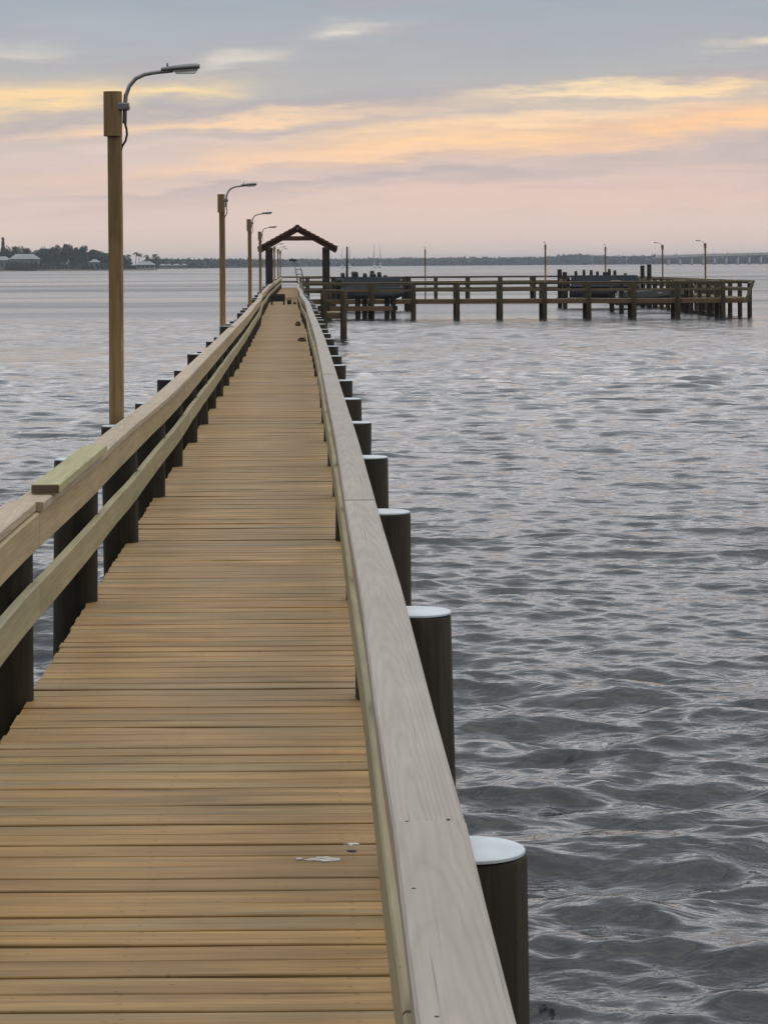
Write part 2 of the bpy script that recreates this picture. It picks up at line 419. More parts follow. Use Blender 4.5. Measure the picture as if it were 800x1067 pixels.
def dock(name, label, p0, p1, width, bay, rails=(1, 1), phase=0.0, deck_mat='dockrail', zt=.78):
    """a cross pier: deck, fascia beams, pilings on both edges and a two-board railing"""
    p0, p1 = Vector(p0), Vector(p1); d = p1 - p0; L = d.length; ang = math.atan2(d.y, d.x)
    root = empty(name, p0, ang, label=label, cat='pier')
    b = MB(); x = 0
    while x < L - .1:
        w = .138; b.box((x + w / 2, 0, -.019 + rnd.uniform(-.004, .003)), (w, width, .038), .004, axis='y'); x += w + .008
    b.build('deck', M[deck_mat], root)
    for s in (1, -1):
        b = MB(); b.sweep([(0, s * width / 2, -.13), (L, s * width / 2, -.13)], chamfer(.05, .19)); b.build('fascia_beam', M['fascia'], root)
        xs = []; x = phase
        while x < L + .01: xs.append(x); x += bay
        for x in xs:
            b = MB(); round_pile(b, x + (s * math.tan(ang) * (width / 2 + .1) if abs(ang) < .5 else 0) + rnd.uniform(-.06, .06), s * (width / 2 + .10), .115, WATER - 1.2, zt + rnd.uniform(-.02, .05) if rails[0 if s > 0 else 1] else -.06, 12, .012)
            b.build('piling', M['dockpile'], root)
        if rails[0 if s > 0 else 1]:
            for nm, z, t_, w_ in (('cap_board', .80, .04, .14), ('top_rail', .735, .09, .04), ('mid_rail', .42, .11, .04)):
                b = MB(); n = max(2, int(L / 2)); b.sweep([(L * q / n, s * (width / 2 + (.06 if t_ < .1 else -.03)), z + rnd.uniform(-.012, .012)) for q in range(n + 1)], chamfer(w_, t_))
                b.build(nm, M['dockrail'], root)
    return root

W_ = 1.35
fa0 = Vector((.25, 128.0, 0)); fa1 = Vector((21.25, 123.4, 0))
dock('cross_pier', 'dark weathered cross pier branching off beside the gabled shelter, nearest of the far dock', fa0, fa1, W_, 2.12, phase=1.15)
sa0 = Vector((20.95, 125.0, 0)); sa1 = Vector((22.3, 189, 0))
dock('side_pier', 'railed dock arm with lamp posts running back from the outer corner of the dock', sa0, sa1, W_, 3.3, phase=.6)
dock('rear_pier', 'farthest railed dock arm closing the slips behind the moored boats', (-.2, 190.5, 0), (21.9, 190.2, 0), W_, 2.36, phase=.7)
# small side platform on the near side of the shelter
dock('fishing_platform', 'small railed platform with a brown beam jutting out beside the long pier', (.22, 94.0, 0), (1.60, 93.9, 0), 2.6, .75, rails=(0, 1), phase=.55)
# low landing hung under the cross pier
lg = empty('boat_landing', (3.1, 126.6, 0), R(-12.4), label='low dark timber landing hung below the cross pier beside the shelter', cat='landing')
b = MB()
for k in range(20): b.box((-1.5 + .15 * k, -.1, -.36), (.135, 1.3, .05), .004, axis='y')
b.build('deck', M['fascia'], lg)
for yy in (-.74, .54):
    b = MB(); b.box((0, yy, -.44), (3.1, .06, .22), .006); b.build('fascia_beam', M['fascia'], lg)
for x in (-.2, .15, 1.25, 1.55):
    b = MB(); round_pile(b, x, -.62, .13, WATER - 1, -.2, 12, .01); b.build('piling', M['pile'], lg)
# slanted brace rail at the outer corner
b = MB()
for z, w in ((.74, .1), (.4, .12), (.1, .12)): b.sweep([(21.15, 122.5, z), (21.5 - (.74 - z) * .25, 123.8, z)], chamfer(.05, w))
b.sweep([(20.95, 122.4, -.2), (21.4, 122.5, .82)], chamfer(.1, .1)); b.sweep([(21.3, 123.9, -.2), (21.65, 123.9, .82)], chamfer(.1, .1))
co = b.build('corner_guard', M['dockrail']); tag(co, 'slanted timber guard on the outer corner of the cross pier', 'guard rail')

# ------------------------------------------------------------------ shelter over the junction
sh = empty('gabled_shelter', (-.14, 133.6, 0), label='open gabled shelter with brown roof on dark posts over the pier', cat='shelter')
for x in (-1.46, 1.46):
    for yy in (-1.4, 1.4):
        b = MB(); b.box((x, yy, .50), (.35, .30, 4.2), .02, axis='z'); b.build('post', M['post'], sh)
half, rise, e = 2.03, 1.10, 2.46
for s in (1, -1):
    b = MB()
    def rp(t, z=0): return (s * half * (1 - t), e + rise * t + z)
    x0, z0 = rp(0); x1, z1 = rp(1)
    nx, nz = s * rise, half; q = math.hypot(nx, nz); nx, nz = nx / q, nz / q
    for k in range(9):           # overlapping roof courses
        t0, t1 = k / 9, (k + 1.15) / 9
        ax, az = rp(t0); bx, bz = rp(min(t1, 1.0))
        h0, h1 = .185, .135
        v = []
        for yy in (-1.75, 1.75):
            v += [Vector((ax, yy, az + .06)), Vector((bx, yy, bz + .06)), Vector((bx + nx * .01, yy, bz + h1 + .02)), Vector((ax + nx * .02, yy, az + h0 + .02))]
        b0 = len(b.v); b.v += v
        for f in ([0, 1, 2, 3], [7, 6, 5, 4], [0, 4, 5, 1], [1, 5, 6, 2], [2, 6, 7, 3], [3, 7, 4, 0]): b.face([b0 + i for i in f], [(v[i].y, v[i].x) for i in f])
    b.build('roof', M['roof'], sh)
    for yy in (-1.5, -.5, .5, 1.5):
        b = MB(); b.sweep([(x0 * .98, yy, z0 - .05), (0, yy, z1 - .04)], chamfer(.09, .18)); b.build('rafter', M['roof'], sh)
for yy in (-1.5, 1.5):
    b = MB(); b.sweep([(-.95, yy, e + .62), (.95, yy, e + .62)], chamfer(.07, .20)); b.build('collar_beam', M['roof'], sh)
for x in (-1.46, 1.46):
    b = MB(); b.sweep([(x, -1.7, e + .13), (x, 1.7, e + .13)], chamfer(.16, .2)); b.build('eave_beam', M['roof'], sh)
b = MB(); b.sweep([(0, -1.75, e + rise + .15), (0, 1.75, e + rise + .15)], chamfer(.22, .1, .03)); b.build('ridge_cap', M['roof'], sh)

# ------------------------------------------------------------------ lamps
def make_lamp():
    root = empty('lamp_post', label='x', cat='lamp post', group='lamp posts along the pier and dock')
    b = MB(); n = 8
    b.sweep([(0, 0, -1.6), (0, .0, .4), (.003, 0, 1.6), (0, 0, 2.79)], chamfer(.088, .088, .008), up=Vector((0, 1, 0))); b.build('pole', M['pole'], root)
    b = MB(); b.sweep([(-.010, -.006, 2.52), (-.010, -.006, 2.80)], chamfer(.112, .112, .022), up=Vector((0, 1, 0))); b.build('pole_sleeve', M['pole'], root)
    arm = [(.063, 0, 2.60), (.066, 0, 2.70), (.072, 0, 2.775), (.094, 0, 2.835), (.135, 0, 2.883), (.19, 0, 2.908), (.24, 0, 2.918), (.30, 0, 2.925), (.37, 0, 2.932)]
    b = MB(); b.tube(arm, .0135, 12); b.build('arm', M['steel'], root)
    b = MB(); b.box((.055, -.01, 2.705), (.075, .10, .045), .006); b.tube([(.085, -.065, 2.70), (.085, .04, 2.70)], .012, 8); b.build('clamp', M['lamp'], root)
    b = MB()   # head: a flattened, tapering shell
    secs = [(.295, .020, .014), (.325, .030, .018), (.385, .048, .023), (.455, .058, .026), (.515, .054, .025), (.538, .042, .018)]
    b0 = len(b.v); sg = 14
    for x, ry, rz_ in secs:
        for j in range(sg):
            t = 6.28318 * j / sg; zz = math.sin(t); b.v.append(Vector((x, ry * math.cos(t), 2.938 + (x - .33) * .07 + rz_ * (zz if zz > 0 else zz * .55))))
    for i in range(len(secs) - 1):
        for j in range(sg):
            k = (j + 1) % sg; b.face([b0 + i * sg + j, b0 + i * sg + k, b0 + (i + 1) * sg + k, b0 + (i + 1) * sg + j], [(0, 0)] * 4, True)
    b.face([b0 + j for j in reversed(range(sg))], [(0, 0)] * sg); b.face([b0 + (len(secs) - 1) * sg + j for j in range(sg)], [(0, 0)] * sg)
    head = b.build('lamp_head', M['lamp'], root)
    b = MB(); b0 = 0; secs = [(.37, .038, .0), (.39, .044, .020), (.505, .048, .026), (.526, .042, .004)]
    for x, ry, dz in secs:
        zt = 2.926 + (x - .33) * .07
        b.v += [Vector((x, -ry, zt)), Vector((x, -ry * .8, zt - dz)), Vector((x, ry * .8, zt - dz)), Vector((x, ry, zt))]
    for i in range(3):
        for j in range(4):
            k = (j + 1) % 4; b.face([i * 4 + j, i * 4 + k, i * 4 + 4 + k, i * 4 + 4 + j], [(0, 0)] * 4)
    b.face([0, 3, 2, 1], [(0, 0)] * 4); b.face([12, 13, 14, 15], [(0, 0)] * 4)
    b.build('lens', M['lens'], head)
    b = MB(); b.tube([(.335, 0, 2.952), (.335, 0, 2.98)], .006, 8); b.build('photocell', M['lamp'], head)
    b = MB(); b.tube([(.066, 0, 2.60), (.075, 0, 2.565), (.078, 0, 2.53), (.068, 0, 2.49), (.046, 0, 2.455), (.040, 0, 2.43)], .007, 8); b.build('cable', M['black'], root)
    return root
lamp0 = make_lamp()
LAMPS = [((at(119.5, 300, 16.6).x + .028, 16.32, 0), 0, 'tall square wooden lamp post with grey arm rising behind a piling, largest lamp'),
         ((-1.20, 39.9, 0), 0, 'second wooden lamp post along the pier, half the height of the largest'),
         ((-1.20, 61.5, 0), 0, 'third wooden lamp post along the pier, between the second and the shelter'),
         ((-1.30, 84.0, 0), 0, 'wooden lamp post standing just before the gabled shelter, its head above the eave'),
         ((-1.50, 150, 0), 0, 'first small lamp post seen through the shelter opening'),
         ((-1.50, 174, 0), 0, 'second small lamp post seen through the shelter opening'),
         ((-1.50, 194, 0), 0, 'last tiny lamp post at the pier end inside the shelter opening')]
for px, Y, rz, lab in ((443, 190.9, 90, 'thin lamp post on the rear dock arm nearest the shelter'), (568, 150, 90, 'lamp post beyond the middle of the cross pier railing'),
                       (630.5, 176, 90, 'lamp post standing behind the boat with upright seats'), (690, 160, 180, 'lamp post on the side dock arm, second from its outer corner'),
                       (734.5, 147, 180, 'lamp post nearest the outer corner of the dock')):
    LAMPS.append(((at(px, 290, Y).x, Y, 0), R(rz), lab))
for i, (loc, rz, lab) in enumerate(LAMPS):
    o = lamp0 if i == 0 else copy_tree(lamp0)
    o.location = loc; o.rotation_euler.z = rz; o['label'] = lab

# tall thin mooring pole beyond the shelter
b = MB(); p = at(361.5, 290, 150)
b.tube([(p.x, 150, WATER - 1), (p.x, 150, 1.0), (p.x + .02, 150, 2.75)], [.09, .075, .05], 10)
tag(b.build('mooring_pole', M['pile']), 'tall thin dark mooring pole standing beside the moored boat near the shelter', 'pole')

# ------------------------------------------------------------------ things on the long pier
bn = empty('low_bench', (-1.0, 112.0, 0), label='low dark slatted bench standing on the far pier deck', cat='bench')
b = MB()
for k in range(4): b.box((.02, -.16 + k * .115, .40), (.62, .10, .05), .008)
b.build('seat', M['black'], bn)
b = MB(); b.box((.02, .20, .31), (.62, .04, .30), .008); b.box((.02, -.18, .27), (.62, .04, .26), .008); b.build('apron', M['black'], bn)
for x in (-.24, .28):
    for yy in (-.15, .17):
        b = MB(); b.box((x, yy, .19), (.07, .07, .38), .008, axis='z'); b.build('leg', M['black'], bn)
b = MB(); p = at(301.5, 317, 113); 
b.tube([(p.x, 113, .0), (p.x, 113, .20)], [.085, .10], 14); b.tube([(p.x - .1, 113, .2), (p.x - .06, 113, .27), (p.x + .06, 113, .27), (p.x + .1, 113, .2)], .008, 6)
tag(b.build('bucket', M['black']), 'small dark bucket on the deck beside the low bench', 'bucket')
def offcut(px, py, sx, sz, lab):
    Y = EYE * FPX / (py - VY); p = at(px, py, Y); b = MB()
    b.box((p.x, Y + .2, sz * .3), (sx, .34, sz * .6), .01, rz=.15); b.box((p.x + .01, Y + .22, sz * .8), (sx * .8, .3, sz * .36), .01, rz=-.1)
    tag(b.build('wood_offcut', M['brown']), lab, 'wood block', 'offcuts left along the pier deck')
offcut(314.5, 356, .14, .09, 'brown timber offcut on the deck, largest of the few along the rail')
offcut(310.5, 339.5, .11, .12, 'stacked brown timber offcut on the deck halfway to the bench')
offcut(307, 317, .10, .10, 'small brown timber offcut on the deck close to the bucket')
offcut(311.5, 316.5, .07, .09, 'tiny brown timber offcut on the deck against the rail opposite the bench')
# ladder leaning over the rail under the shelter
ld = empty('ladder', (0, 131.0, 0), label='leaning metal ladder with a dark top platform under the shelter', cat='ladder')
for s in (0, 1):
    b = MB(); p0 = at(311 + s * 7, 299, 131); p1 = at(306.5 + s * 5.5, 271.5, 131); q = Vector((0, 131, 0))
    b.tube([p0 - q, p1 - q], .03, 8); b.build('rail', M['steel'], ld)
for k in range(5):
    t = .12 + .18 * k; a = at(311 - 4.5 * t, 299 - 27.5 * t, 131) - Vector((0, 131, 0)); c = at(318 - 6 * t, 299 - 27.5 * t, 131) - Vector((0, 131, 0))
    b = MB(); b.tube([a, c], .02, 8); b.build('rung', M['steel'], ld)
b = MB(); p = at(305.5, 271, 131); b.box((p.x, 0, p.z), (.36, .3, .09), .02); b.build('top_platform', M['black'], ld)
# end rail of the pier
b = MB()
er = empty('end_railing', (0, 195.2, 0), label='plain two-board railing closing the far end of the long pier', cat='railing')
for z in (.80, .45):
    b = MB(); b.box((.2, 0, z), (3.6, .05, .13), .006); b.build('rail', M['dockrail'], er)
for x in (-1.5, .2, 1.9):
    b = MB(); b.box((x, .08, -.3), (.12, .12, 2.3), .01, axis='z'); b.build('post', M['dockrail'], er)

# ------------------------------------------------------------------ boats and lifts
def make_pontoon():
    root = empty('pontoon_boat', label='x', cat='boat')
    for s in (1, -1):
        b = MB(); b.tube([(-2.6, s * .85, .0), (1.9, s * .85, .0), (2.5, s * .85, .08), (2.8, s * .85, .2)], [.3, .3, .22, .05], 14); b.build('pontoon', M['boatmetal'], root)
    b = MB(); b.box((0, 0, .36), (5.2, 2.4, .10), .02); b.build('deck', M['boatblue'], root)
    for s in (1, -1):
        b = MB(); b.box((0, s * 1.17, .68), (4.9, .04, .52), .01); b.build('side_panel', M['boatblue'], root)
        b = MB(); b.tube([(-2.45, s * 1.17, .96), (2.45, s * 1.17, .96)], .025, 8)
        for k in range(6): b.tube([(-2.4 + k * .96, s * 1.17, .4), (-2.4 + k * .96, s * 1.17, .96)], .018, 6)
        b.build('guard_rail', M['boatmetal'], root)
    for s in (1, -1):
        b = MB(); b.box((s * 2.45, 0, .68), (.04, 2.2, .5), .01); b.build('end_panel', M['boatblue'], root)
    for x, yy, h in ((-1.9, .6, 1.25), (-1.3, -.5, 1.32), (-.75, .5, 1.3), (-.3, -.5, 1.22), (.6, .3, 1.36), (1.0, -.4, 1.28), (1.8, .4, 1.1)):
        b = MB(); b.box((x, yy, .62), (.5, .5, .42), .08); b.box((x - .2, yy, .62 + (h - .62) / 2), (.22, .48, h - .62), .09); b.build('seat', M['seat'], root)
    b = MB(); b.box((.1, -.8, .8), (.4, .5, .78), .06); b.build('console', M['seat'], root)
    b = MB(); b.box((-2.75, 0, .62), (.4, .36, .6), .1); b.box((-2.75, 0, .1), (.12, .1, .8), .03, axis='z'); b.build('outboard_motor', M['black'], root)
    return root
pb = make_pontoon(); p = at(386, 300, 147)
pb.location = (p.x - .1, 147, .0); pb.rotation_euler.z = R(12); pb['label'] = 'grey-blue pontoon boat with dark seats, raised between the shelter and cross pier'
pb.scale = (.66, .9, 1)
pc = copy_tree(pb); p = at(629, 300, 152); pc.location = (p.x, 152, .0); pc.rotation_euler.z = R(-6); pc.scale = (.78, .9, 1)
pc['label'] = 'grey-blue pontoon boat with upright seats, raised behind the outer half of the cross pier'
pb['group'] = pc['group'] = 'pontoon boats on lifts'

def lift(x, y, w, l, top, lab, tops=None):
    root = empty('boat_lift', (x, y, 0), label=lab, cat='boat lift', group='boat lifts inside the dock')
    k = 0
    for sx in (-1, 1):
        for sy in (-1, 1):
            b = MB(); h = top if not tops else tops[k]; k += 1
            round_pile(b, sx * w / 2, sy * l / 2, .13, WATER - 1, h, 12, .01); b.build('piling', M['pile'], root)
        b = MB(); b.box((sx * w / 2, 0, .7), (.10, l + .4, .16), .01, axis='y'); b.build('side_beam', M['dockrail'], root)
    for sy in (-.35, .35):
        b = MB(); b.box((0, sy * l, -.42), (w + .5, .14, .2), .01); b.build('cradle_beam', M['black'], root)
        for sx in (-1, 1):
            b = MB(); b.tube([(sx * w / 2, sy * l, -.4), (sx * w / 2, sy * l, .7)], .012, 6); b.build('cable', M['black'], root)
    return root
p = at(386, 300, 147); lift(p.x, 147, 4.2, 3.0, 1.02, 'dark timber boat lift holding the pontoon boat near the shelter')
p = at(629, 300, 152); lift(p.x, 152, 4.9, 3.0, 1.15, 'dark timber boat lift holding the pontoon boat behind the cross pier', [1.2, 1.35, 1.6, 1.55])
p = at(670, 300, 140); lift(p.x, 138, 3.4, 4.2, .75, 'low boat lift under the white skiff by the dock corner')
# skiff
sk = empty('skiff', (p.x, 138, -.30), R(4), label='small white skiff hanging low behind the cross pier near the outer corner', cat='boat')
b = MB(); secs = []
for k in range(9):
    t = k / 8; x = -1.7 + 3.6 * t; wd = .72 * (1 - t ** 3.2) + .015; zk = .02 + .28 * t ** 4; zg = .48 + .16 * t * t
    secs.append([(x, -wd, zg), (x, -wd * .86, zk + .16), (x, 0, zk), (x, wd * .86, zk + .16), (x, wd, zg), (x, wd * .86, zg - .04), (x, wd * .7, zk + .2), (x, 0, zk + .1), (x, -wd * .7, zk + .2), (x, -wd * .86, zg - .04)])
m = 10
for s in secs: b.v += [Vector(q) for q in s]
for i in range(8):
    for j in range(m): b.face([i * m + j, i * m + (j + 1) % m, (i + 1) * m + (j + 1) % m, (i + 1) * m + j], [(0, 0)] * 4, False)
b.face(list(range(m)), [(0, 0)] * m); b.face([8 * m + j for j in reversed(range(m))], [(0, 0)] * m)
b.build('hull', M['skiff'], sk)
for x in (-.7, .5):
    b = MB(); b.box((x, 0, .40), (.25, 1.16, .04), .008, axis='y'); b.build('thwart', M['hull'], sk)
b = MB(); b.box((-1.85, 0, .62), (.28, .3, .42), .06); b.box((-1.85, 0, .15), (.1, .1, .7), .02, axis='z'); b.build('outboard_motor', M['black'], sk)

# sailing boats at anchor far off
def make_sail():
    root = empty('sailing_boat', label='x', cat='sailing boat', group='sailing boats at anchor off the far shore')
    b = MB(); secs = []
    for k in range(9):
        t = k / 8; y = -5 + 10.5 * t; wd = 1.6 * math.sin(math.pi * (.22 + .78 * t)) ** .7 + .03; zg = 1.25 + .5 * t * t
        secs.append([(-wd, y, zg), (-wd * .8, y, .2), (0, y, -.5), (wd * .8, y, .2), (wd, y, zg)])
    for s in secs: b.v += [Vector(q) for q in s]
    for i in range(8):
        for j in range(5): b.face([i * 5 + j, (i + 1) * 5 + j, (i + 1) * 5 + (j + 1) % 5, i * 5 + (j + 1) % 5], [(0, 0)] * 4, j != 4)
    b.face([0, 1, 2, 3, 4][::-1], [(0, 0)] * 5); b.face([40 + j for j in range(5)], [(0, 0)] * 5)
    b.build('hull', M['hull'], root)
    b = MB(); b.box((0, -.8, 1.75), (2.0, 4.2, .9), .25, axis='y'); b.build('cabin', M['hull'], root)
    b = MB(); b.tube([(0, .6, 1.4), (0, .6, 19)], [.22, .14], 8); b.build('mast', M['aluminium'], root)
    b = MB(); b.tube([(0, .4, 3.2), (0, -4.4, 3.2)], .12, 8); b.build('boom', M['aluminium'], root)
    b = MB(); b.tube([(0, .3, 3.5), (0, -2, 3.6), (0, -4.2, 3.45)], [.35, .32, .2], 10); b.build('furled_sail', M['sail'], root)
    b = MB(); b.tube([(0, 5.2, 1.9), (0, 1.0, 17.5)], .16, 6); b.build('furled_jib', M['sail'], root)
    return root
s0 = make_sail()
for i, (px, Y, rz, k, lab) in enumerate(((356.5, 2000, 10, .85, 'white sailing boat at anchor just outside the shelter roof'), (364, 2100, -15, .95, 'white sailing boat at anchor behind the tall mooring pole'),
                                  (390, 2100, 5, 1.05, 'sailing boat at anchor behind the raised pontoon boat, with the taller mast'), (396, 2050, -8, 1.0, 'sailing boat at anchor between the pontoon boat and the first rear lamp'),
                                  (617.5, 2600, 8, .55, 'small sailing boat far off beside the lamp post behind the boats'), (648, 2500, -6, .6, 'first of two small sailing boats close together far off'), (652.5, 2550, 12, .62, 'second of two small sailing boats close together far off'))):
    o = s0 if i == 0 else copy_tree(s0)
    p = at(px, 276, Y); o.location = (p.x, Y, WATER - .1); o.rotation_euler.z = R(rz); o.scale = (k, k, k); o['label'] = lab

# ------------------------------------------------------------------ far shores
def strip(name, pts_front, depth, h):
    """low bank of land, front edge given by (px, Y)"""
    b = MB(); prof = [(-2, -1.5), (0, .25), (10, h * .6), (60, h), (depth, h), (depth + 20, -1.5)]
    m = len(prof)
    for px, Y in pts_front:
        x = (px - VX) / FPX * Y
        for d, z in prof: b.v.append(Vector((x * (1 + d / Y), Y + d, WATER + z + (rnd.uniform(-.3, .3) if z > .3 else 0))))
    for i in range(len(pts_front) - 1):
        for j in range(m - 1): b.face([i * m + j, (i + 1) * m + j, (i + 1) * m + j + 1, i * m + j + 1], [(0, 0)] * 4)
    return tag(b.build(name, M['shore']), kind='structure')
strip('island_shore', [(-160 + 12 * k, 1700 + 14 * math.sin(k * .9)) for k in range(28)], 260, 1.2)
farL = [(150 + 8 * k, 2500 + 1500 * (k / 22) ** 2) for k in range(23)]
farR = [(325 + 14 * k, 4050 + 350 * math.sin(k * .12)) for k in range(45)]
strip('far_bank', farL, 300, 1.2); strip('far_bank', farR, 500, 1.5)
def woods(name, front, hfun, n, size, mat):
    rg = random.Random(5); b = MB()
    for k in range(n):
        t = rg.random() * (len(front) - 1.001); i = int(t); f = t - i
        px = front[i][0] * (1 - f) + front[i + 1][0] * f; Y = front[i][1] * (1 - f) + front[i + 1][1] * f
        dd = rg.uniform(4, 120); h = hfun(px) * (.86 + .14 * math.sin(px * 1.7 + math.sin(px * .6) * 3) * math.sin(px * .53 + 1))
        z = WATER + .8 + h * rg.random() ** .7
        b.leaf(Vector(((px - VX) / FPX * Y * (1 + dd / Y), Y + dd, z)), size * rg.uniform(.7, 1.3), rg)
    return tag(b.build(name, mat), kind='stuff')
woods('far_woods', farL, lambda px: interp([(150, 8), (190, 7.5), (260, 9), (330, 11)], px), 9000, 3.2, M['leaf'])
woods('far_woods', farR, lambda px: interp([(320, 8.5), (430, 10.5), (480, 12), (560, 10.5), (600, 15), (640, 11), (700, 12), (960, 13.5)], px), 30000, 5.0, M['leaf'])

def crown_tree(px, Y, h, wd, lab, rg, kind='round'):
    x = (px - VX) / FPX * Y; z0 = WATER + 1.0
    root = empty('broadleaf_tree', (x, Y, z0), label=lab, cat='tree', group='trees on the island shore')
    b = MB(); lean = rg.uniform(-.6, .6)
    b.tube([(0, 0, -.5), (lean * .4, 0, h * .3), (lean, 0, h * .62)], [h * .028, h * .02, h * .01], 8)
    for k in range(5):
        a = rg.uniform(0, 6.28); q = rg.uniform(.3, .5)
        b.tube([(lean * .5, 0, h * q), (lean * .5 + math.cos(a) * wd * .3, math.sin(a) * wd * .3, h * (q + .25))], [h * .012, h * .005], 6)
    b.build('trunk', M['bark'], root)
    b = MB(); clumps = []
    for k in range(9):
        a = rg.uniform(0, 6.28); rr = wd * .5 * rg.uniform(.1, .75)
        clumps.append((Vector((lean + math.cos(a) * rr, math.sin(a) * rr, h * rg.uniform(.38, .86))), wd * rg.uniform(.16, .30)))
    for c, r in clumps:
        for k in range(80):
            d = Vector((rg.gauss(0, 1), rg.gauss(0, 1), rg.gauss(0, .8))).normalized() * r * rg.random() ** .4
            b.leaf(c + d, rg.uniform(.45, .9), rg)
    for k in range(170):
        a = rg.uniform(0, 6.28); rr = wd * .5 * rg.random() ** .5
        b.leaf(Vector((lean + math.cos(a) * rr, math.sin(a) * rr, h * rg.uniform(.12, .7))), rg.uniform(.5, .9), rg)
    b.build('crown', M['leaf'], root)
    return root
def pine_tree(px, Y, h, wd, lab, rg):
    x = (px - VX) / FPX * Y
    root = empty('pine_tree', (x, Y, WATER + 1), label=lab, cat='tree', group='trees on the island shore')
    b = MB(); b.tube([(0, 0, -.5), (0, 0, h * .5), (0, 0, h)], [.35, .22, .05], 8); b.build('trunk', M['bark'], root)
    b = MB(); z = h * .18
    while z < h * .99:
        t = 1 - (z - h * .18) / (h * .82); L = wd / 2 * (.18 + .82 * t ** .8) * rg.uniform(.75, 1.15)
        for k in range(7):
            a = rg.uniform(0, 6.28)
            for q in range(7):
                s = (q + .5) / 7; b.leaf(Vector((math.cos(a) * L * s, math.sin(a) * L * s, z + L * s * .22 - L * s * s * .15)), rg.uniform(.6, 1.0), rg)
        z += h * .042
    b.build('crown', M['pine'], root)
def bush(px, Y, h, wd, lab, rg):
    x = (px - VX) / FPX * Y; root = empty('shore_bush', (x, Y, WATER + 1), label=lab, cat='bush', group='bushes along the island shore')
    b = MB()
    for k in range(260):
        a = rg.uniform(0, 6.28); q = rg.random() ** .5; b.leaf(Vector((math.cos(a) * wd / 2 * q, math.sin(a) * wd / 3 * q, h * rg.random() * (1.05 - .6 * q * q))), rg.uniform(.35, .7), rg)
    b.build('foliage', M['leaf'], root)
    b = MB()
    for k in range(5): b.tube([(rg.uniform(-.3, .3), 0, -.3), (rg.uniform(-wd * .3, wd * .3), rg.uniform(-.5, .5), h * .7)], [.08, .03], 5)
    b.build('stem', M['bark'], root)
def palm_tree(px, Y, h, lab, rg):
    x = (px - VX) / FPX * Y; lean = rg.uniform(-1.2, 1.2)
    root = empty('palm_tree', (x, Y, WATER + 1), label=lab, cat='palm', group='palms on the island point')
    b = MB(); b.tube([(0, 0, -.5), (lean * .3, 0, h * .5), (lean, 0, h)], [.3, .22, .18], 8); b.build('trunk', M['bark'], root)
    b = MB()
    for k in range(20):
        a = rg.uniform(0, 6.28); e = rg.uniform(-.3, .9); L = rg.uniform(2.2, 3.2); pr = None
        for q in range(6):
            t = q / 5; hor = L * t * math.cos(e) ; z = h + L * t * math.sin(e) - 1.5 * t * t * L * .5; w = .42 * math.sin(math.pi * min(.95, t * .85 + .12))
            c = Vector((lean + math.cos(a) * hor, math.sin(a) * hor, z)); sd = Vector((-math.sin(a), math.cos(a), -.4)) * w; sd2 = Vector((math.sin(a), -math.cos(a), -.4)) * w
            if pr: b.poly([pr[0], c, c + sd, pr[1]]); b.poly([pr[0], pr[2], c + sd2, c])
            pr = (c, c + sd, c + sd2)
    b.build('crown', M['frond'], root)
rg = random.Random(21)
pine_tree(3.5, 1740, 21.5, 5.5, 'tall dark pine rising above everything at the island edge', rg)
pine_tree(75, 1765, 15.5, 4.5, 'slim pointed pine poking above the tree mass, paired with another', rg)
pine_tree(80, 1770, 14.5, 5, 'shorter pointed pine beside the slim pine above the tree mass', rg)
tops = [(-28, 262), (-14, 260), (8, 259), (18, 257.5), (27, 257), (36, 259), (44, 260), (51, 257.5), (58, 256.5), (64, 258), (69, 255), (76, 257), (83, 257.5), (90, 259), (97, 261), (103, 263.5), (110, 266), (117, 267), (124, 268.5), (131, 268), (4, 262), (48, 264), (61, 264), (88, 265), (129, 270), (155, 273)]
descr = ['rounded', 'broad', 'dense', 'loose', 'tall', 'low']
names_at = {0: 'past the picture edge', }
def where(px):
    if px < 0: return 'at the outer end of the island'
    if px < 14: return 'beside the tall dark pine'
    if px < 48: return 'behind the pale roofed house'
    if px < 72: return 'before the slim pines'
    if px < 92: return 'next to the slim pines'
    if px < 112: return 'on the sloping shoulder of the island woods'
    if px < 135: return 'around the large lamp pole and the small house'
    return 'beyond the last palm'
seen = {}
for k, (px, py) in enumerate(tops):
    Y = 1732 + rg.uniform(0, 80); h = ((VY + 1.5 - py) / FPX * Y + EYE - WATER - .6) * rg.uniform(1.0, 1.22)
    w = where(px); c = seen.get(w, 0); seen[w] = c + 1
    lab = ['rounded', 'broader', 'denser', 'looser', 'shorter', 'lowest', 'darker', 'paler'][c] + ' broadleaf tree ' + w
    crown_tree(px, Y, h, rg.uniform(7.5, 10.5), lab, rg)
backs = [(-20, 263), (0, 261.5), (13, 260), (22, 259), (31, 259.5), (40, 260.5), (47, 259), (55, 258), (60, 257.5), (67, 257), (73, 258), (80, 258), (86, 258.5), (93, 260), (100, 262.5), (106, 265), (113, 267), (121, 268)]
for k, (px, py) in enumerate(backs):
    Y = 1835 + rg.uniform(0, 60); h = (VY + 1.5 - py) / FPX * Y + EYE - WATER - .6
    w = where(px); c = seen.get('b' + w, 0); seen['b' + w] = c + 1
    crown_tree(px, Y, h, rg.uniform(9, 12), ['hazy', 'dim', 'wider dim', 'rounder dim', 'fuller dim', 'faint'][c] + ' back row tree ' + w, rg)
bs = [(-12, 3.5), (9, 5.6), (16, 5.2), (21, 5.8), (27, 5.3), (33, 6.0), (38, 5.6), (45, 4.4), (52, 4.0), (59, 4.6), (66, 4.2), (73, 3.8), (80, 4.3), (87, 3.9), (93, 3.6), (106, 4.0), (112, 3.4), (127, 3.6), (133, 3.0), (139, 2.4)]
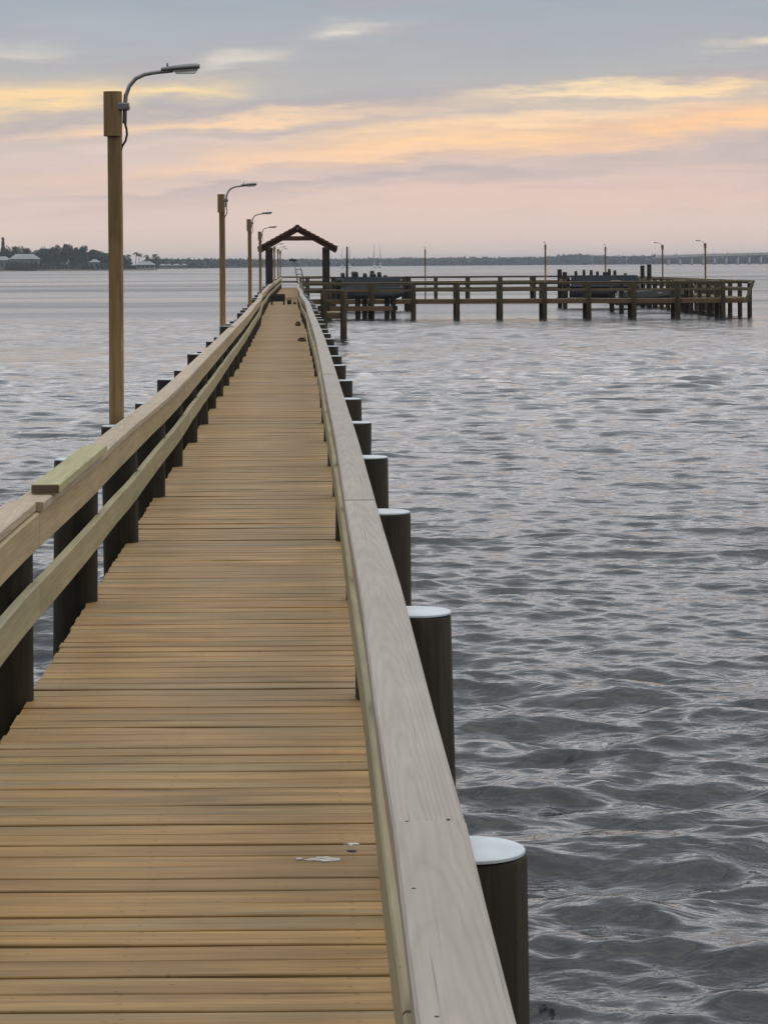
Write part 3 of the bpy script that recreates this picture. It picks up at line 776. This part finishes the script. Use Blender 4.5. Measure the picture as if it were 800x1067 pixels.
bl = ['past the picture edge', 'beside the small white house', 'between the two pale houses', 'under the wide pale roof near the small house', 'under the middle of the wide pale roof', 'under the far half of the wide pale roof', 'at the far corner of the wide pale house']
for k, (px, h) in enumerate(bs):
    lab = 'low dark bush ' + (bl[k] if k < 7 else ['first', 'second', 'third', 'fourth', 'fifth', 'sixth', 'seventh', 'eighth'][k - 7] + ' along the waterline from the wide pale house' if k < 15 else ['just past the narrow white house', 'hidden close to the large lamp pole', 'emerging past the large lamp pole', 'under the first palm', 'lowest, before the palm house'][k - 15])
    bush(px, 1709 + rg.uniform(0, 8), h, rg.uniform(5.5, 7.5), lab, rg)
for px, py, lab in ((136, 266, 'palm nearest the large lamp pole on the point'), (141.5, 263.5, 'tallest palm on the island point'), (145, 265, 'palm just beside the tallest one on the point'), (151, 266.5, 'palm above the pale house on the point'), (160, 265.5, 'curved palm at the tip of the point'), (163.5, 268, 'last and lowest palm at the tip of the point')):
    palm_tree(px, 1725, (VY + 1.3 - py) / FPX * 1725 + EYE - WATER - 1, lab, rg)
def house(px, Y, w, d, hw, hr, lab, group=None):
    x = (px - VX) / FPX * Y
    root = empty('house', (x, Y, WATER + .9), label=lab, cat='house', group='pale houses on the island')
    b = MB(); b.box((0, 0, hw / 2 - .3), (w, d, hw + .6), .02); b.build('wall', M['wall'], root)
    e = .8; ov = [(-w / 2 - e, -d / 2 - e, hw), (w / 2 + e, -d / 2 - e, hw), (w / 2 + e, d / 2 + e, hw), (-w / 2 - e, d / 2 + e, hw)]
    rl, rr_ = (-w / 2 + d * .42, 0, hw + hr), (w / 2 - d * .42, 0, hw + hr)
    b = MB(); b.poly([ov[0], ov[1], rr_, rl]); b.poly([ov[1], ov[2], rr_]); b.poly([ov[2], ov[3], rl, rr_]); b.poly([ov[3], ov[0], rl]); b.poly([ov[3], ov[2], ov[1], ov[0]])
    b.build('roof', M['roofpale'], root)
    n = int(w / 3)
    for k in range(n):
        b = MB(); b.box((-w / 2 + (k + .5) * w / n, -d / 2 - .02, hw * .52), (w / n * .45, .12, hw * .42), .01); b.build('window', M['glass'], root)
house(26, 1722, 19, 9, 7.0, 3.4, 'wide pale hip-roofed house half hidden by island trees')
house(3, 1722, 10, 7, 6.3, 2.6, 'small white house below the tall pine')
house(99, 1716, 6, 5, 4.6, 2.0, 'narrow white house among trees near the large lamp pole')
house(152, 1712, 12, 7, 2.6, 2.4, 'pale house under the palms on the island point')
crg = random.Random(8)
for k, (px, Y, w) in enumerate(((170, 2440, 6), (176, 2450, 5), (184, 2470, 7), (192, 2490, 5))): 
    house(px, Y - 8, w, 5, 2.4, 1.4, ['tiny white house just past the palm point', 'second tiny white house past the palm point', 'third and widest tiny white house past the palm point', 'last tiny white house along the distant low bank'][k])

# bridge far off
br = empty('road_bridge', (0, 2900, WATER), label='long pale road bridge on columns crossing far behind the dock corner', cat='bridge')
b = MB(); xa, xb = (684 - VX) / FPX * 2900, (960 - VX) / FPX * 2900
zb = lambda px: EYE - WATER - (265.2 + .0068 * (px - VX) - VY) / FPX * 2900
pp = [684 + 12 * k for k in range(24)]
hz = lambda px: interp([(684, 9.0), (740, 10.4), (800, 11.4), (960, 12)], px)
b.sweep([((px - VX) / FPX * 2900, 0, hz(px)) for px in pp], chamfer(12, 1.8, .1)); b.build('bridge_deck', M['concrete'], br)
for s in (-1, 1):
    b = MB(); b.sweep([((px - VX) / FPX * 2900, s * 6.1, hz(px) + 1.4) for px in pp], chamfer(.5, 1.1, .05)); b.build('parapet', M['concrete'], br)
for px in pp[1:-1:1]:
    x = (px - VX) / FPX * 2900; b = MB(); b.tube([(x, -3.5, -2), (x, -3.5, hz(px) - .9)], .9, 10); b.tube([(x, 3.5, -2), (x, 3.5, hz(px) - .9)], .9, 10)
    b.box((x, 0, hz(px) - 1.4), (1.6, 10, .9), .05, axis='y'); b.build('column', M['concrete'], br)

# ------------------------------------------------------------------ water: a heaving sheet, finest near the pier
rw = np.random.RandomState(4)
NW = 190
lam = np.exp(rw.uniform(np.log(.075), np.log(2.4), NW)); lam.sort()
kk = 2 * np.pi / lam
th = R(262) + rw.normal(0, 1, NW) * R(25) * (1 + .6 * (lam < .3))
slope = .0275 * np.interp(np.log(lam), np.log([.075, .15, .3, .6, 1.0, 1.5, 2.4]), [.75, 1.0, 1.15, 1.1, .78, .52, .40])
amp = slope / kk; ph = rw.uniform(0, 2 * np.pi, NW)
def water_sheet(ys, ratio, margin, ncol, near=True):
    ys = np.array(ys); n = len(ys); tt = np.linspace(-1, 1, ncol)
    X = tt[None, :] * (ratio * ys[:, None] + margin) + .02 * ys[:, None]; Y = np.repeat(ys[:, None], ncol, 1)
    dx = np.maximum(np.gradient(ys)[:, None], (2 * (ratio * ys[:, None] + margin) / ncol) * .5) * np.ones_like(X)
    ox, oy, oz = np.zeros_like(X), np.zeros_like(X), np.zeros_like(X)
    gust = 1 + .42 * np.sin(X * .11 + 1.3 * np.sin(Y * .05)) * np.sin(Y * .083 + X * .03 + 2)
    for i in range(NW):
        f = np.clip((lam[i] / dx - 1.7) / 1.3, 0, 1) * gust
        a = kk[i] * (X * np.cos(th[i]) + Y * np.sin(th[i])) + ph[i]
        s, c = np.sin(a), np.cos(a)
        oz += f * amp[i] * c; ox -= .66 * f * amp[i] * np.cos(th[i]) * s; oy -= .66 * f * amp[i] * np.sin(th[i]) * s
    return X + ox, Y + oy, WATER + oz, n, ncol
def grid_mesh(name, X, Y, Z, n, m, mat, parent=None):
    co = np.stack([X, Y, Z], -1).reshape(-1, 3).astype(np.float32)
    idx = np.arange(n * m).reshape(n, m)
    q = np.stack([idx[:-1, :-1], idx[:-1, 1:], idx[1:, 1:], idx[1:, :-1]], -1).reshape(-1, 4)
    me = bpy.data.meshes.new(name); me.vertices.add(len(co)); me.vertices.foreach_set('co', co.ravel())
    me.loops.add(q.size); me.loops.foreach_set('vertex_index', q.ravel().astype(np.int32))
    me.polygons.add(len(q)); me.polygons.foreach_set('loop_start', np.arange(0, q.size, 4, dtype=np.int32))
    me.polygons.foreach_set('use_smooth', np.ones(len(q), bool)); me.materials.append(mat); me.update(); me.validate()
    o = bpy.data.objects.new(name, me); col.objects.link(o); return o
m, t, b = new_mat('sea_water')
tc = t.node('ShaderNodeNewGeometry').outputs['Position']
x, y_, z_ = t.sep(tc)
n1 = t.noise(t.comb(t.math('MULTIPLY', x, .75), y_), 9.0, 4, .6, .3)
n2 = t.noise(t.comb(t.math('MULTIPLY', x, .5), y_), 2.4, 4, .6, .4)
n3 = t.noise(t.comb(t.math('MULTIPLY', x, .35), y_), .35, 5, .6, .4)
b1 = t.node('ShaderNodeBump'); b1.inputs['Strength'].default_value = 1.0; b1.inputs['Distance'].default_value = .006; t.put(b1.inputs['Height'], n1)
b2 = t.node('ShaderNodeBump'); gs = t.ramp(t.noise(t.comb(t.math('MULTIPLY', x, .30), y_), .12, 4, .6), [(.36, .35), (.64, 1.6)]); t.put(b2.inputs['Strength'], 1.0); t.put(b2.inputs['Distance'], t.math('MULTIPLY', gs, .035)); t.put(b2.inputs['Height'], n2); b3 = t.node('ShaderNodeBump'); b3.inputs['Strength'].default_value = 1.0; t.put(b3.inputs['Distance'], t.math('MULTIPLY', gs, .085)); t.put(b3.inputs['Height'], t.noise(t.comb(t.math('MULTIPLY', x, .42), y_, 4.0), .8, 3, .6, .3)); t.put(b3.inputs['Normal'], b2.outputs[0]); t.put(b2.inputs['Normal'], b1.outputs[0])
b.inputs['Base Color'].default_value = (.024, .030, .035, 1)
b.inputs['IOR'].default_value = 1.333; mrw = t.node('ShaderNodeMapRange'); t.put(mrw.inputs[0], y_); mrw.inputs[1].default_value = 45; mrw.inputs[2].default_value = 190; mrw.inputs[3].default_value = .06; mrw.inputs[4].default_value = .33; t.put(b.inputs['Roughness'], t.math('MULTIPLY', mrw.outputs[0], t.ramp(t.noise(t.comb(t.math('MULTIPLY', x, .22), y_, 9.0), .035, 5, .65), [(.36, .35), (.64, 1.25)])))
t.put(b.inputs['Normal'], b3.outputs[0])
M['water'] = m
ys = [3.0]
while ys[-1] < 620:
    ys.append(ys[-1] + min(max(.03, ys[-1] ** 2 / (FPX * 2.9) * (.5 if ys[-1] < 50 else .5 - .2 * min(1, (ys[-1] - 50) / 40)), ys[-1] * .0007), 3))
W = water_sheet(ys, .205, 5.5, 640)
tag(grid_mesh('water', *W, M['water']), kind='structure')
# calmer far water out to the horizon, and the water beside and behind the viewer
m2 = MB()
y1 = ys[-1]
def q4(a, b_, c, d): m2.poly([(*a, WATER - .02), (*b_, WATER - .02), (*c, WATER - .02), (*d, WATER - .02)])
w1, w0 = .205 * y1 + 5.5, .205 * 3 + 5.5
q4((-6000, y1), (6000, y1), (6000, 11500), (-6000, 11500))
q4((-6000, 3), (-w0 + .06, 3), (-w1 + .02 * y1, y1), (-6000, y1)); q4((w0 + .06, 3), (6000, 3), (6000, y1), (w1 + .02 * y1, y1))
q4((-6000, -150), (6000, -150), (6000, 3), (-6000, 3))
tag(m2.build('water', M['water']), kind='structure')

# ------------------------------------------------------------------ air
HAZE = True
if HAZE:
    mh = bpy.data.materials.new('haze_air'); mh.use_nodes = True; nt = mh.node_tree; nt.nodes.clear()
    out = nt.nodes.new('ShaderNodeOutputMaterial'); pv = nt.nodes.new('ShaderNodeVolumePrincipled')
    pv.inputs['Color'].default_value = (.74, .84, .97, 1); pv.inputs['Density'].default_value = .00010
    nt.links.new(pv.outputs[0], out.inputs['Volume'])
    bm_ = MB(); X0, X1, Y0, Y1, Z0, Z1 = -6200, 6200, -200, 11700, WATER - 3.0, 34
    c8 = [Vector(q) for q in ((X0, Y0, Z0), (X1, Y0, Z0), (X1, Y1, Z0), (X0, Y1, Z0), (X0, Y0, Z1), (X1, Y0, Z1), (X1, Y1, Z1), (X0, Y1, Z1))]
    bm_.v = c8
    for f in ([0, 3, 2, 1], [4, 5, 6, 7], [0, 1, 5, 4], [1, 2, 6, 5], [2, 3, 7, 6], [3, 0, 4, 7]): bm_.face(f, [(0, 0)] * 4)
    tag(bm_.build('haze', mh), kind='stuff')

# ------------------------------------------------------------------ light
SUN_AZ, SUN_EL = 100, 70
w = bpy.data.worlds.new('World'); sc.world = w; w.use_nodes = True
t = NT(w.node_tree); w.node_tree.nodes.clear()
out = t.node('ShaderNodeOutputWorld')
sky = t.node('ShaderNodeTexSky', sky_type='NISHITA'); sky.sun_disc = False; sky.sun_elevation = R(SUN_EL); sky.sun_rotation = R(SUN_AZ)
bg1 = t.node('ShaderNodeBackground'); t.put(bg1.inputs[0], sky.outputs[0]); bg1.inputs[1].default_value = .05
d = t.node('ShaderNodeTexCoord').outputs['Generated']
dx, dy, dz = t.sep(d)
el = t.math('ARCSINE', dz); az = t.math('ARCTAN2', dx, dy)
# slow drifting distortion so that the cloud bands are ragged
wn = t.noise(t.comb(t.math('MULTIPLY', az, 14), t.math('MULTIPLY', el, 70)), 1.0, 5, .6)
wn2 = t.noise(t.comb(t.math('MULTIPLY', az, 30), t.math('MULTIPLY', el, 260), 3.0), 1.0, 5, .62)
elw = t.math('ADD', el, t.math('MULTIPLY', t.math('SUBTRACT', wn, .5), .020))
elw = t.math('ADD', elw, t.math('MULTIPLY', t.math('SUBTRACT', wn2, .5), .006))
azw = t.math('ADD', az, t.math('MULTIPLY', t.math('SUBTRACT', t.noise(t.comb(t.math('MULTIPLY', az, 25), t.math('MULTIPLY', el, 60), 7.0), 1.0, 3, .5), .5), .05))
ea = t.math('MAXIMUM', el, 0.0)
tt = t.math('DIVIDE', ea, t.math('ADD', ea, .15))
pos = lambda e: e / (e + .15)
stops = [(.003, (217, 196, 184)), (.015, (219, 197, 184)), (.030, (214, 191, 180)), (.047, (196, 180, 175)), (.066, (183, 177, 173)), (.084, (167, 169, 173)), (.102, (156, 165, 174)), (.13, (212, 206, 202)), (.19, (284, 279, 280)), (.30, (256, 258, 264)), (.6, (222, 225, 230)), (1.57, (224, 229, 236))]
c = t.ramp(tt, [(pos(e), s2l(k)) for e, k in stops])
BANDS = [(300, 92, 190, 13, .04, (172, 173, 176), .55), (560, 55, 180, 20, .04, (163, 169, 176), .6), (120, 35, 160, 22, .02, (168, 176, 183), .5), (60, 150, 170, 10, .02, (190, 181, 180), .5), (640, 172, 240, 9, .05, (196, 180, 175), .5),
         (60, 104, 120, 14, .05, (250, 213, 156), .85), (185, 97, 55, 9, .05, (250, 218, 160), .7), (230, 128, 200, 7, .06, (247, 208, 168), .85), (150, 152, 170, 6, .04, (228, 204, 188), .55),
         (440, 150, 260, 11, .08, (249, 205, 158), .95), (330, 165, 160, 6, .07, (244, 204, 168), .75), (520, 128, 190, 7, .07, (250, 210, 162), .9), (600, 152, 200, 8, .06, (243, 200, 164), .6), (620, 97, 125, 6.5, .04, (252, 222, 176), .9), (760, 90, 90, 8, .05, (250, 214, 165), .85), (760, 128, 150, 15, .06, (250, 200, 152), .95),
         (560, 122, 150, 9, .05, (242, 210, 178), .6), (600, 205, 330, 26, .02, (226, 194, 180), .6), (100, 168, 180, 10, .02, (216, 196, 190), .5),
         (368, 31, 36, 8, .08, (222, 212, 198), .8), (255, 66, 46, 8, .10, (214, 206, 194), .75), (783, 46, 34, 5, .05, (228, 208, 182), .85), (22, 58, 40, 9, .05, (214, 205, 190), .6)]
lay = t.noise(t.comb(t.math('MULTIPLY', az, 7), t.math('MULTIPLY', t.math('SUBTRACT', elw, t.math('MULTIPLY', az, .05)), 120), 11.0), 1.0, 4, .6)
wlay = t.math('MULTIPLY', t.math('MULTIPLY', t.math('SUBTRACT', ea, .016), 45, clamp=True), t.math('MULTIPLY_ADD', ea, -7.0, 1.4, clamp=True))
c = t.mix(t.math('MULTIPLY', t.math('MULTIPLY', t.ramp(lay, [(.47, 0.0), (.64, 1.0)]), wlay), .85), c, s2l((170, 163, 169)))
for px, py, wx, wy, tilt, colr, st in BANDS:
    a0 = (px - VX) / FPX; e0 = (VY - py - ROLL * (px - VX)) / FPX
    u = t.math('SUBTRACT', azw, a0)
    v = t.math('SUBTRACT', t.math('SUBTRACT', elw, e0), t.math('MULTIPLY', u, tilt))
    u = t.math('DIVIDE', u, wx / FPX); v = t.math('DIVIDE', v, wy / FPX)
    g = t.math('EXPONENT', t.math('MULTIPLY', t.math('ADD', t.math('MULTIPLY', u, u), t.math('MULTIPLY', v, v)), -1.0))
    g = t.math('MULTIPLY', g, t.math('MULTIPLY_ADD', t.math('SUBTRACT', wn2, .5), 1.6, 1.0), clamp=True)
    c = t.mix(t.math('MULTIPLY', g, st), c, s2l(colr))
wc = t.ramp(t.noise(t.comb(t.math('MULTIPLY', az, 5), t.math('MULTIPLY', el, 12), 5.0), 1.0, 4, .55), [(.46, 0.0), (.62, 1.0)])
win = t.math('MULTIPLY', t.math('MULTIPLY', t.math('SUBTRACT', ea, .13), 10, clamp=True), t.math('MULTIPLY_ADD', ea, -1.2, 1.1, clamp=True))
c = t.mix(t.math('MULTIPLY', t.math('MULTIPLY', wc, win), .75), c, s2l((158, 170, 184)))
# broad cloud texture higher up and round the rest of the sky; the sky away from the sunset is dimmer
hi = t.noise(t.comb(t.math('MULTIPLY', dx, 2.2), t.math('MULTIPLY', dy, 2.2), t.math('MULTIPLY', dz, 7)), 1.0, 5, .55)
k = t.math('MULTIPLY_ADD', t.math('SUBTRACT', hi, .5), .9, 1.0)
k = t.math('ADD', t.math('MULTIPLY', k, t.math('MULTIPLY', t.math('SUBTRACT', ea, .12), 4, clamp=True)), t.math('SUBTRACT', 1.0, t.math('MULTIPLY', t.math('SUBTRACT', ea, .12), 4, clamp=True)))
k = t.math('MULTIPLY', k, t.math('MULTIPLY_ADD', t.math('SUBTRACT', wn2, .5), .10, 1.0))
mr = t.node('ShaderNodeMapRange', interpolation_type='SMOOTHSTEP'); t.put(mr.inputs[0], dy); mr.inputs[1].default_value = -.7; mr.inputs[2].default_value = .6; mr.inputs[3].default_value = .45; mr.inputs[4].default_value = 1.0
k = t.math('MULTIPLY', k, mr.outputs[0])
c = t.mix(1.0, c, t.comb(k, k, k), 'MULTIPLY')
bg2 = t.node('ShaderNodeBackground'); t.put(bg2.inputs[0], c); bg2.inputs[1].default_value = 0.99
mx = t.node('ShaderNodeMixShader'); mx.inputs[0].default_value = .94
t.l.new(bg1.outputs[0], mx.inputs[1]); t.l.new(bg2.outputs[0], mx.inputs[2]); t.l.new(mx.outputs[0], out.inputs['Surface'])
sl = bpy.data.lights.new('sun', 'SUN'); so = bpy.data.objects.new('sun', sl); col.objects.link(so)
sl.energy = 1.1; sl.angle = R(85); sl.color = (1.0, .92, .82)
sd = Vector((math.sin(R(SUN_AZ)) * math.cos(R(SUN_EL)), math.cos(R(SUN_AZ)) * math.cos(R(SUN_EL)), math.sin(R(SUN_EL))))
so.rotation_euler = sd.to_track_quat('Z', 'Y').to_euler()

vs = sc.view_settings
sc.display_settings.display_device = 'sRGB'
vs.view_transform = 'Standard'; vs.look = 'None'; vs.gamma = 1; vs.use_curve_mapping = False; vs.exposure = 0.25
sc.render.engine = 'CYCLES'
sc.cycles.max_bounces = 5; sc.cycles.volume_bounces = 0; sc.cycles.caustics_reflective = False; sc.cycles.caustics_refractive = False
sc.cycles.use_denoising = True
sc.cycles.filter_width = 1.4
